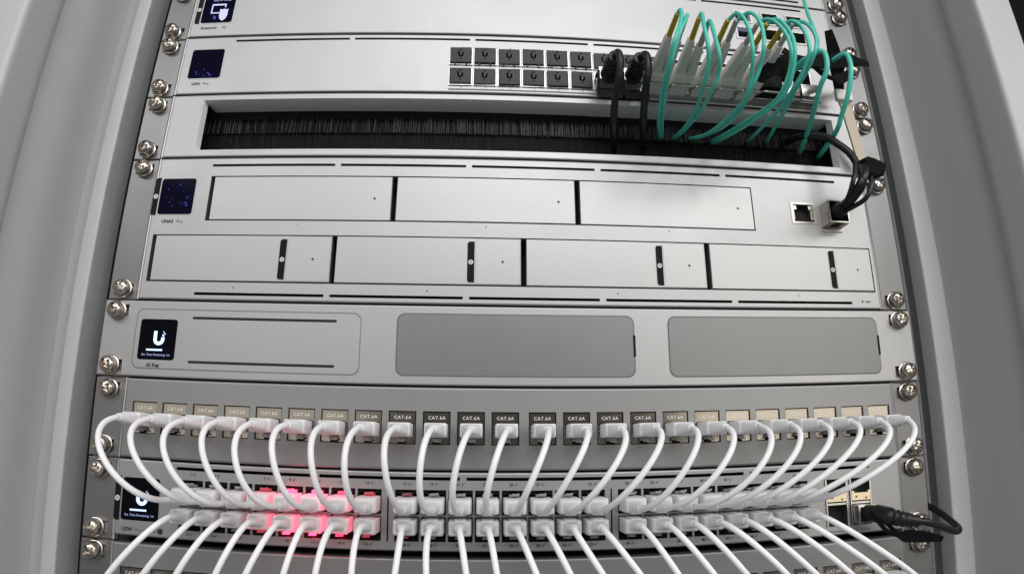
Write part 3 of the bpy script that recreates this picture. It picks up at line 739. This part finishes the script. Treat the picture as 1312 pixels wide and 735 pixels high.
for row in ('upper', 'lower'):
    for i in range(24):
        xj, xp = JX[i]+rc.uniform(-.25,.25), PXS[i]
        up = row == 'upper'
        zp = -106.0 if up else -117.0
        zj = -67.8 if up else -67.8-2*U
        lb = 'white patch cable looping down from the upper patch panel, %s' % PLACES[i] if up else 'white patch cable running down from the lower switch ports, %s' % PLACES[i]
        t = thing('patch_cable', lb, 'cable', (xp, 0, zp), 'upper white patch cables' if up else 'lower white patch cables')
        # switch end
        pl_ = put('plug', PLUG, None, t, (0, rc.uniform(-.6,.4), 0), None if up else (0, math.pi, 0))
        if not up: pl_.rotation_euler = (0, math.pi, 0)
        put('boot', BOOT, None, pl_)
        la = putm('latch', LATCH, RED[i][0] if i in RED else 'clear', pl_)
        # jack end
        jq = put('plug', JPLUG, None, t, (xj-xp, rc.uniform(-.6,.4), zj-zp)); put('boot', JBOOT, None, jq); put('latch', JLATCH, None, jq)
        dx, dz = xj-xp, zj-zp
        k = (i-11.5)/11.5
        if up:
            g = lambda v: v[0] if i <= 0 else next(v[q]+(v[q+1]-v[q])*(i-KI[q])/(KI[q+1]-KI[q]) for q in range(len(KI)-1) if i <= KI[q+1])
            A = (dx, -25.6, dz-.2); B = (0, -22.0, -1.2)
            w_ = rc.uniform(.86, 1.10)
            pts = hermite(A, (g(TX)+rc.uniform(-7,7), g(TY)*w_, g(TZ)+rc.uniform(-7,7)), B, (g(SX)+rc.uniform(-7,7), g(SY)*w_*rc.uniform(.9,1.1), g(SZ)+rc.uniform(-3,3)), 30)
        else:
            bow = 58+rc.uniform(-4, 4)
            A = (0, -22.0, 1.2); B = (dx, -25.6, dz)
            pts = hermite(A, (rc.uniform(-8,8), -bow*1.25*rc.uniform(.9,1.1), rc.uniform(-8,1)), B, (rc.uniform(-10,10), bow*1.25, 4), 26)
        put('cord', MB().tube(pts, 1.53, 12).mesh('cord', 180), 'cable', t)
# port LEDs that shine red through the plugs
for i, (mn, e) in RED.items():
    if e <= 0: continue
    for z in (-106.0, -117.0):
        l = bpy.data.lights.new('port_light', 'POINT'); l.energy = e*0.0075; l.color = (1.0, 0.07, 0.17); l.shadow_soft_size = 0.0012
        o = bpy.data.objects.new('port_light', l); COL.objects.link(o); o.location = (PXS[i]*MM, -0.006, z*MM)

# ------------------------------------------------------------------ fibre plugs and aqua fibres of the fibre switch
FIB = {
    'A1': [(77.5, -74.0, 142.0), (78.2, -76.8, 142.4), (77.4, -79.9, 136.4), (74.5, -82.5, 127.5), (70.0, -83.8, 115.6), (68.8, -71.5, 106.5), (70.7, -56.1, 105.2), (75.7, -32.2, 106.1), (81.7, -10.1, 110.4), (89.7, 14.0, 113.8)],
    'A2': [(81.7, -74.0, 139.3), (81.9, -76.4, 139.7), (78.8, -80.1, 132.6), (73.9, -82.8, 122.6), (69.6, -77.4, 108.7), (71.6, -60.2, 104.6), (78.1, -31.3, 106.8), (84.5, -7.8, 111.8), (91.2, 14.0, 115.3)],
    'B1': [(89.5, -74.0, 140.6), (90.0, -76.7, 141.3), (87.8, -82.2, 129.1), (87.7, -83.6, 116.1), (89.1, -78.2, 108.2), (89.4, -67.0, 101.7), (93.0, -44.3, 102.2), (96.8, -11.5, 108.0), (97.6, 14.0, 114.2)],
    'B2': [(93.2, -74.0, 135.3), (93.6, -77.5, 136.3), (92.6, -82.3, 124.6), (92.9, -83.9, 110.1), (94.6, -76.0, 104.1), (93.6, -68.3, 99.3), (95.2, -45.5, 100.7), (97.6, -13.3, 107.1), (98.4, 14.0, 114.0)],
    'C1': [(105.8, -74.0, 140.9), (108.6, -78.6, 141.8), (110.7, -82.1, 136.8), (112.4, -83.0, 127.2), (111.9, -83.6, 114.7), (113.8, -74.0, 105.6), (113.8, -65.6, 99.4), (113.7, -52.5, 99.0), (111.8, -27.3, 101.4), (111.4, -4.1, 107.8), (109.3, 14.0, 115.3)],
    'C2': [(110.9, -74.0, 141.5), (114.9, -79.6, 142.3), (118.3, -82.2, 138.6), (120.1, -83.0, 129.7), (118.3, -84.0, 117.6), (118.2, -76.6, 109.9), (115.4, -68.3, 101.7), (116.3, -51.2, 99.5), (114.4, -33.1, 99.5), (113.5, -7.7, 107.3), (110.7, 14.0, 115.6)],
    'D1': [(122.8, -74.0, 140.3), (124.3, -76.2, 140.9), (126.9, -79.5, 139.7), (130.1, -82.2, 134.9), (133.5, -83.0, 127.2), (133.8, -83.9, 117.0), (134.4, -77.9, 109.1), (132.5, -70.6, 101.4), (130.8, -60.6, 98.8), (126.9, -40.4, 100.6), (125.8, -9.5, 108.2), (124.1, 14.0, 114.0)],
    'D2': [(128.6, -74.0, 141.0), (131.2, -77.7, 141.7), (133.5, -81.8, 136.5), (136.7, -82.8, 127.8), (136.2, -83.7, 117.5), (135.5, -78.8, 107.8), (134.0, -71.8, 100.4), (131.4, -62.7, 97.1), (127.9, -42.5, 98.5), (126.5, -12.5, 105.5), (124.5, 14.0, 112.8)],
    'E1': [(137.0, -74.0, 139.0), (138.4, -77.8, 140.2), (140.9, -81.7, 138.4), (144.4, -82.7, 133.1), (145.2, -83.6, 123.3), (145.1, -82.0, 117.2), (143.8, -73.9, 110.4), (141.7, -65.6, 105.9), (143.4, -47.0, 105.8), (146.2, -19.2, 109.7), (150.1, 14.0, 115.8)],
    'E2': [(144.5, -74.0, 143.1), (146.8, -78.4, 141.6), (149.2, -82.2, 135.8), (150.8, -83.1, 127.7), (147.9, -83.5, 118.0), (146.3, -74.0, 111.4), (145.1, -63.3, 107.9), (149.6, -39.2, 107.8), (157.2, -10.8, 112.8), (163.4, 14.0, 116.2)],
}
lcb = MB()
def lc_body(L, x0, x1):
    """tapered connector barrel along -y, 0..L"""
    mb = MB(); rings = []
    for t in (0, .12, .75, .97, 1.0):
        w = (2.95*(1-t)+2.0*t)*(0.9 if t == 1.0 else 1); h = (3.7*(1-t)+2.3*t)*(0.9 if t == 1.0 else 1)
        rings.append([(q[0], -t*L, q[1]) for q in rr(-w, w, -h, h, min(w, h)*.55, 4)])
    n = len(rings[0]); vs = [v for r in rings for v in r]; fs = [tuple(range(n)), tuple(reversed(range((len(rings)-1)*n, len(rings)*n)))]
    for k in range(len(rings)-1):
        for i in range(n): fs.append((k*n+i, k*n+(i+1)%n, (k+1)*n+(i+1)%n, (k+1)*n+i))
    return mb.add(vs, fs)
LCB = lc_body(34, 0, 0).mesh('connector', 40); LCB.materials.append(M['lc'])
bo = MB().lathe([(1.75,32),(1.65,34),(1.4,53),(1.2,53.4)], 14); LCBOOT = bo.mesh('strain_boot', 40); LCBOOT.materials.append(M['lcgrey'])
trm = MB().cbox(-6.0, 6.0, -21.5, 6, -4.9, 4.6, .7)
TRX = trm.mesh('transceiver', 30); TRX.materials.append(M['lc'])
bl = MB().tube(spline([(-6.9,-3,-3),(-7.0,-10,-5.2),(-6.6,-13.5,-7.0),(-3,-14.2,-7.4),(3,-14.2,-7.4),(6.6,-13.5,-7.0),(7.0,-10,-5.2),(6.9,-3,-3)], 4), .75, 8)
BAIL = bl.mesh('bail_latch', 180); BAIL.materials.append(M['chrome'])
bb = MB().cbox(-6.6, 6.6, -3.2, -.4, -5.6, -4.6, .3); TRB = bb.mesh('latch_plate'); TRB.materials.append(M['chrome'])
PAIR = ['leftmost', 'second', 'third', 'fourth', 'rightmost']
for n_, key in enumerate('ABCDE'):
    k = 8+n_; cx = CX[k]
    t = thing('transceiver', 'grey fibre transceiver holding the %s plug pair%s' % (PAIR[n_], '' if n_ in (0, 4) else ' from the left'), 'transceiver', (cx, 0, 144.4), 'fibre transceivers')
    put('housing', TRX, None, t, (0, 0, -1.2)); put('bail_latch', BAIL, None, t, (0, 0, -.6)); put('latch_plate', TRB, None, t)
    for q in (0, 1):
        P = [Vector(v) for v in FIB[key+str(q+1)]]
        base = Vector((cx-3.3+6.6*q, -21.0, 142.6)); tip = P[0]
        yel = (key in 'ABC' and q == 0) or (key == 'D' and q == 1) or (key == 'E' and q == 0)
        f = thing('fibre_cable', 'aqua fibre cable with %s boot in the %s plug pair%s' % ('yellow' if yel else 'grey', PAIR[n_], '' if n_ in (0, 4) else ' from the left'), 'fibre cable', base, 'aqua fibres on the fibre switch')
        rot = (tip-base).to_track_quat('-Y', 'Z').to_euler()
        c = putm('connector', LCB, 'lc', f, (0, 0, 0), rot); L_ = (tip-base).length
        b_ = putm('strain_boot', LCBOOT, 'yellow' if yel else 'lcgrey', c); 
        d_ = (tip-base).normalized()
        pts = [base+d_*(L_-6), base+d_*(L_-2)]+P[1:]
        put('cord', MB().tube([v-base for v in spline(pts, 7)], 1.1, 10).mesh('cord', 180), 'aqua', f)
def loose_fibre(label, pts, r, mt='aqua', cat='fibre cable', nm='fibre_cable', group='aqua fibres on the fibre switch'):
    o = Vector(pts[0]); me = MB().tube([v-o for v in spline(pts, 8)], r, 12).mesh(nm, 180)
    return single(nm, me, mt, label, cat, group, o)
loose_fibre('aqua fibre coming down from the top edge to the black straps', [(176,-43,205),(174.9,-45,192),(172.5,-49,175.5),(171.5,-52.4,162.2),(169.3,-57,145),(166,-52,138),(160,-40,136)], 1.15)
loose_fibre('thick aqua fibre hanging over the black straps, left of two', [(160,-44,137),(163,-54,137),(167.2,-60.8,136.8),(169.3,-62,133),(168.6,-60.7,123.7),(166.5,-55,117.1),(168.8,-40.3,110),(181.4,-6.5,111.3),(186.8,14,109.8)], 1.55)
loose_fibre('thick aqua fibre hanging over the black straps, rightmost of all', [(190,-24,150),(193,-36,151),(195.9,-42.2,151),(197.2,-44.9,148),(196.3,-46,137.1),(194.3,-40.6,123.1),(193.5,-30.6,113.6),(194.2,-20.9,108),(200.3,14,107.1)], 1.55)

# empty or plain transceivers right of the fibres
for k, lb in ((13, 'bare metal transceiver right of the last fibre pair'), (14, 'bare metal transceiver under the black straps'), (15, 'bare metal transceiver in the last lower port')):
    t = thing('transceiver', lb, 'transceiver', (CX[k], 0, 144.4), 'fibre transceivers')
    put('housing', MB().cbox(-6.5, 6.5, -9.5 if k != 13 else -16, 6, -4.8, 4.6, .4).mesh('housing', 30), 'chrome' if k != 13 else 'black', t)
    put('bail_latch', BAIL, None, t, (0, 5 if k != 13 else -1, -.4))
    put('latch_plate', TRB, None, t)
# ------------------------------------------------------------------ black twinax cables on the fibre switch
def rib_boot(y0, y1, r0, r1, n):
    prof = []
    for i in range(n):
        a = i/n; r = r0*(1-a)+r1*a
        for f, s_ in ((0, 1), (.5, 1), (.6, .94), (.92, .94)): prof.append((r*s_, -(y0+(y1-y0)*(a+f/n))))
    prof.append((r1*.8, -y1)); return prof
TWX = {6: [(52.8,-31,143),(52.6,-35.5,142.4),(53.0,-38.8,139),(53.2,-39,131.7),(52.4,-35.4,122.3),(51.9,-25.3,115.5),(53.4,-13.7,110.9),(58.8,14,104.9)],
       7: [(68.0,-31,143),(68.6,-35.6,142.2),(69.4,-38.8,138.6),(69.4,-38.6,129.2),(68.6,-34.3,121.5),(69.9,-21.5,113.7),(72.1,-10.8,111.0),(78.1,14,106.7)]}
for k, nm in ((6, 'left'), (7, 'right')):
    t = thing('twinax_cable', 'thick black cable with ribbed plug beside the dust caps, %s of two' % nm, 'cable', (CX[k], 0, 144.4), 'black twinax cables')
    h = put('plug', MB().cbox(-6.4, 6.4, -12, 6, -4.8, 4.4, .5).mesh('plug', 30), 'chrome', t)
    put('ribbed_boot', MB().lathe(rib_boot(-10, -31, 5.6, 4.2, 5), 18, (0, 0, -1.2)).mesh('ribbed_boot', 40), 'blackcable', t)
    fr = MB()     # pull frame: two arms down to a wide grip
    for s in (-1, 1): fr.ribbon([(s*6.6,-3,2.5),(s*6.9,-14,-1),(s*7.4,-15,-7),(s*8.0,-13,-17)], (0,1,0), 1.6, 1.3)
    fr.ribbon([(-8.4,-13,-18.0),(8.4,-13,-18.0)], (0,0,1), 2.4, 1.4)
    put('pull_frame', fr, 'black', t)
    put('pull_grip', MB().outline([(-7.5,-17.2),(7.5,-17.2),(7.1,-13.0),(-7.1,-13.0)], -13.3, -12.2, .2), 'black', t)
    o_ = Vector((CX[k], 0, 144.4))
    put('cord', MB().tube([v-o_ for v in spline(TWX[k], 7)], 2.2, 12).mesh('cord', 180), 'blackcable', t)

# ------------------------------------------------------------------ black hook straps, beige tag
def strap(label, pts, w, widths, th=1.1):
    o = Vector(pts[0]); sp = spline(pts, 6); n = len(sp)
    ws = [widths[0]+(widths[1]-widths[0])*i/(n-1) for i in range(n)] if len(widths) == 2 else [widths[min(int(i/(n-1)*(len(widths)-1)), len(widths)-2)]*(1-((i/(n-1)*(len(widths)-1))%1 if i < n-1 else 1))+widths[min(int(i/(n-1)*(len(widths)-1)), len(widths)-2)+1]*((i/(n-1)*(len(widths)-1))%1 if i < n-1 else 1) for i in range(n)]
    if isinstance(w[0], (tuple, list)):
        W = []
        for i in range(n):
            f = i/(n-1)*(len(w)-1); j = min(int(f), len(w)-2); W.append(tuple(Vector(w[j]).lerp(Vector(w[j+1]), f-j)))
    else: W = [w]*n
    return single('hook_strap', MB().ribbon([v-o for v in sp], W, ws, th), 'velcro', label, 'strap', 'black hook straps', o)
strap('black strap end standing upright in front of the rack ear', [(197.5,-31,178),(201.5,-26,169),(204.8,-21,161),(207.6,-16,153),(210.5,-10,143)], [(1,-.3,0),(1,-.2,.1)], [5.0, 8.6, 8.6, 6.0])
strap('long black strap tied round the fibres, crossing to the right ear', [(139,-36,129),(146,-39,137),(158,-41,141),(172,-41,143.5),(189,-36,149.5),(207,-29,157.5),(229.5,-22,161.5)], [(0,.3,1),(0,-.6,1),(0,.5,1),(.1,-.5,1),(0,0,1)], [5,9,11,12,9,10,3])
strap('short black strap twisted below the long strap', [(158,-36,154),(167,-37,148),(178,-38,141),(190,-33,138),(203,-26,145),(214,-24,152)], [(0,.4,1),(0,1,.6),(0,-.4,1)], [8,8,9,5])
tg = thing('cable_tag', 'long beige plastic tag hanging beside the right rack ear', 'tag', (204.9, -20, 138.5))
put('tag_strip', MB().ribbon([(1,1.5,-4),(2.6,2.3,-8.2),(7.2,6.5,-22.7),(13.6,12,-43.5)], (1,0,.25), [8.2,8.0,7.4,7.0], 1.6), 'beige', tg)
put('tag_head', MB().cbox(-5.2, 6.4, -2.2, 1.5, -6.8, .8, .6).mesh('tag_head', 30), 'lc', tg)

# ------------------------------------------------------------------ black cable from the brush slot to the storage server
kc = thing('black_cable', 'black cable bundle curving from the bristle slot into the storage server', 'cable', (193.4, 0, 59.2))
O = Vector((193.4, 0, 59.2))
end = [(194.2,-17,60.2),(193.4,-4,59.4)]
K = [[(179.2,16,118.5),(180.3,-4,113),(189.6,-13.4,108.3),(195.5,-19,100.4),(200.6,-22.6,92.1),(201.7,-26,81),(199.5,-29.2,68)]+end,
     [(207.5,-28,80),(206,-31,73.5),(203.2,-32.6,66),(199.5,-31,59.5),(195.8,-22,57.4),(194,-10,58)],
     [(196.5,-31,82),(193.8,-33,75),(190.8,-33.6,68.5),(190.6,-29,63.5),(192.4,-19,60.5),(192.8,-8,60)],
     [(204,-30,82),(199.4,-34.6,74),(196.2,-34,67.5),(194.6,-26,61.6),(193.8,-12,59.4)],
     [(198.5,-31,80),(197.6,-34,72),(194.6,-33.4,66),(193.2,-24,61.6),(193,-10,60.2)]]
RAD = [2.4, 1.5, 1.5, 2.5, 2.5]
for q, r in zip(K, RAD): put('cord', MB().tube([v-O for v in spline(q, 8)], r, 12).mesh('cord', 180), 'blackcable', kc)
sl = MB()
for (a, b, c, e) in ((-6.9,-6.1,-7.3,7.0),(6.1,6.9,-7.3,7.0),(-6.1,6.1,6.3,7.0),(-6.1,6.1,-7.3,-6.6)): sl.box(a, b, -10.5, 6, c, e)
put('metal_plug', sl, 'zinc', kc); put('plug_core', MB().box(-6, 6, -4, 4, -6.5, 6.2), 'void', kc)
put('plug_boot', MB().lathe([(5.6,4),(5.4,9),(4.6,14),(3.6,17)], 18).mesh('plug_boot', 40), 'blackcable', kc)
put('plug_window', MB().box(-3, 3, -9, -2, -7.5, -7.28), 'void', kc)
hb = MB().outline([(-7.4,-5.6),(1.0,-6.2),(6.5,-4.6),(9.6,1.6),(9.2,3.6),(1.0,5.6),(-4.6,6.2),(-7.6,4.2)], -4.5, 3.5, 1.2)
q = single('hook_strap', hb.mesh('hook_strap', 30), 'velcro', 'black strap wrapped round the cable bundle by the right ear', 'strap', 'black hook straps', (208.5, -29, 80.0))
q.rotation_euler = (.1, 0, .15)

# ------------------------------------------------------------------ black cable plugged into the lower switch
bc = thing('twinax_cable', 'black cable with long plug bending back round the lower right ear', 'cable', (193.3, 0, -118.4), 'black twinax cables')
O = Vector((193.3, 0, -118.4))
put('metal_plug', MB().cbox(-5.9, 5.9, -6.5, 6, -5.6, 4.6, .4).mesh('metal_plug', 30), 'chrome', bc)
put('plug_slot', MB().box(-4.6, 2.6, -6.9, -6.3, -4.6, 3.4), 'black', bc)
pth = [(193.6,-6.0,-118.2),(195.8,-12,-118.6),(199.6,-20,-120.2),(205,-26,-121.6),(211,-28,-122.6)]
put('plug_body', MB().tube([v-O for v in spline(pth, 6)], [4.6]*6+[5.2]*6+[4.9,4.1,4.7,4.0,4.5,3.8,4.2,3.5]+[3.4,3.3,3.2,3.1,2.9], 14).mesh('plug_body', 40), 'blackcable', bc)
put('cord', MB().tube([v-O for v in spline([(209,-27.6,-122.4),(216,-28,-123.6),(228.2,-25,-127.5),(240,-21,-131.4),(246,-17,-130.6),(249,-6,-126.6),(251,9,-121.8),(252,30,-117)], 8)], 2.05, 12).mesh('cord', 180), 'blackcable', bc)
ri = MB().ribbon([v-O for v in spline([(190.6,-14,-117),(192.5,-17.5,-122.5),(196.5,-20.5,-128),(203,-22.5,-130.2),(210,-23.5,-131),(219,-25,-132.3),(227,-26,-133.8)], 5)], (0,-.5,1), [2.2]*14+[3.2,5,6.6,7.4,7.6,7.4,7.2,7,6.8,6.6,6.4,6,5.2,4.6,4.2,3.5,3.0], 1.2)
put('pull_tab', ri, 'black', bc)
ri = MB().ribbon([v-O for v in spline([(196,-19,-123),(199,-22,-127),(203.5,-23,-130)], 5)], (0,-.5,1), 2.0, 1.2)
put('pull_tab', ri, 'black', bc)
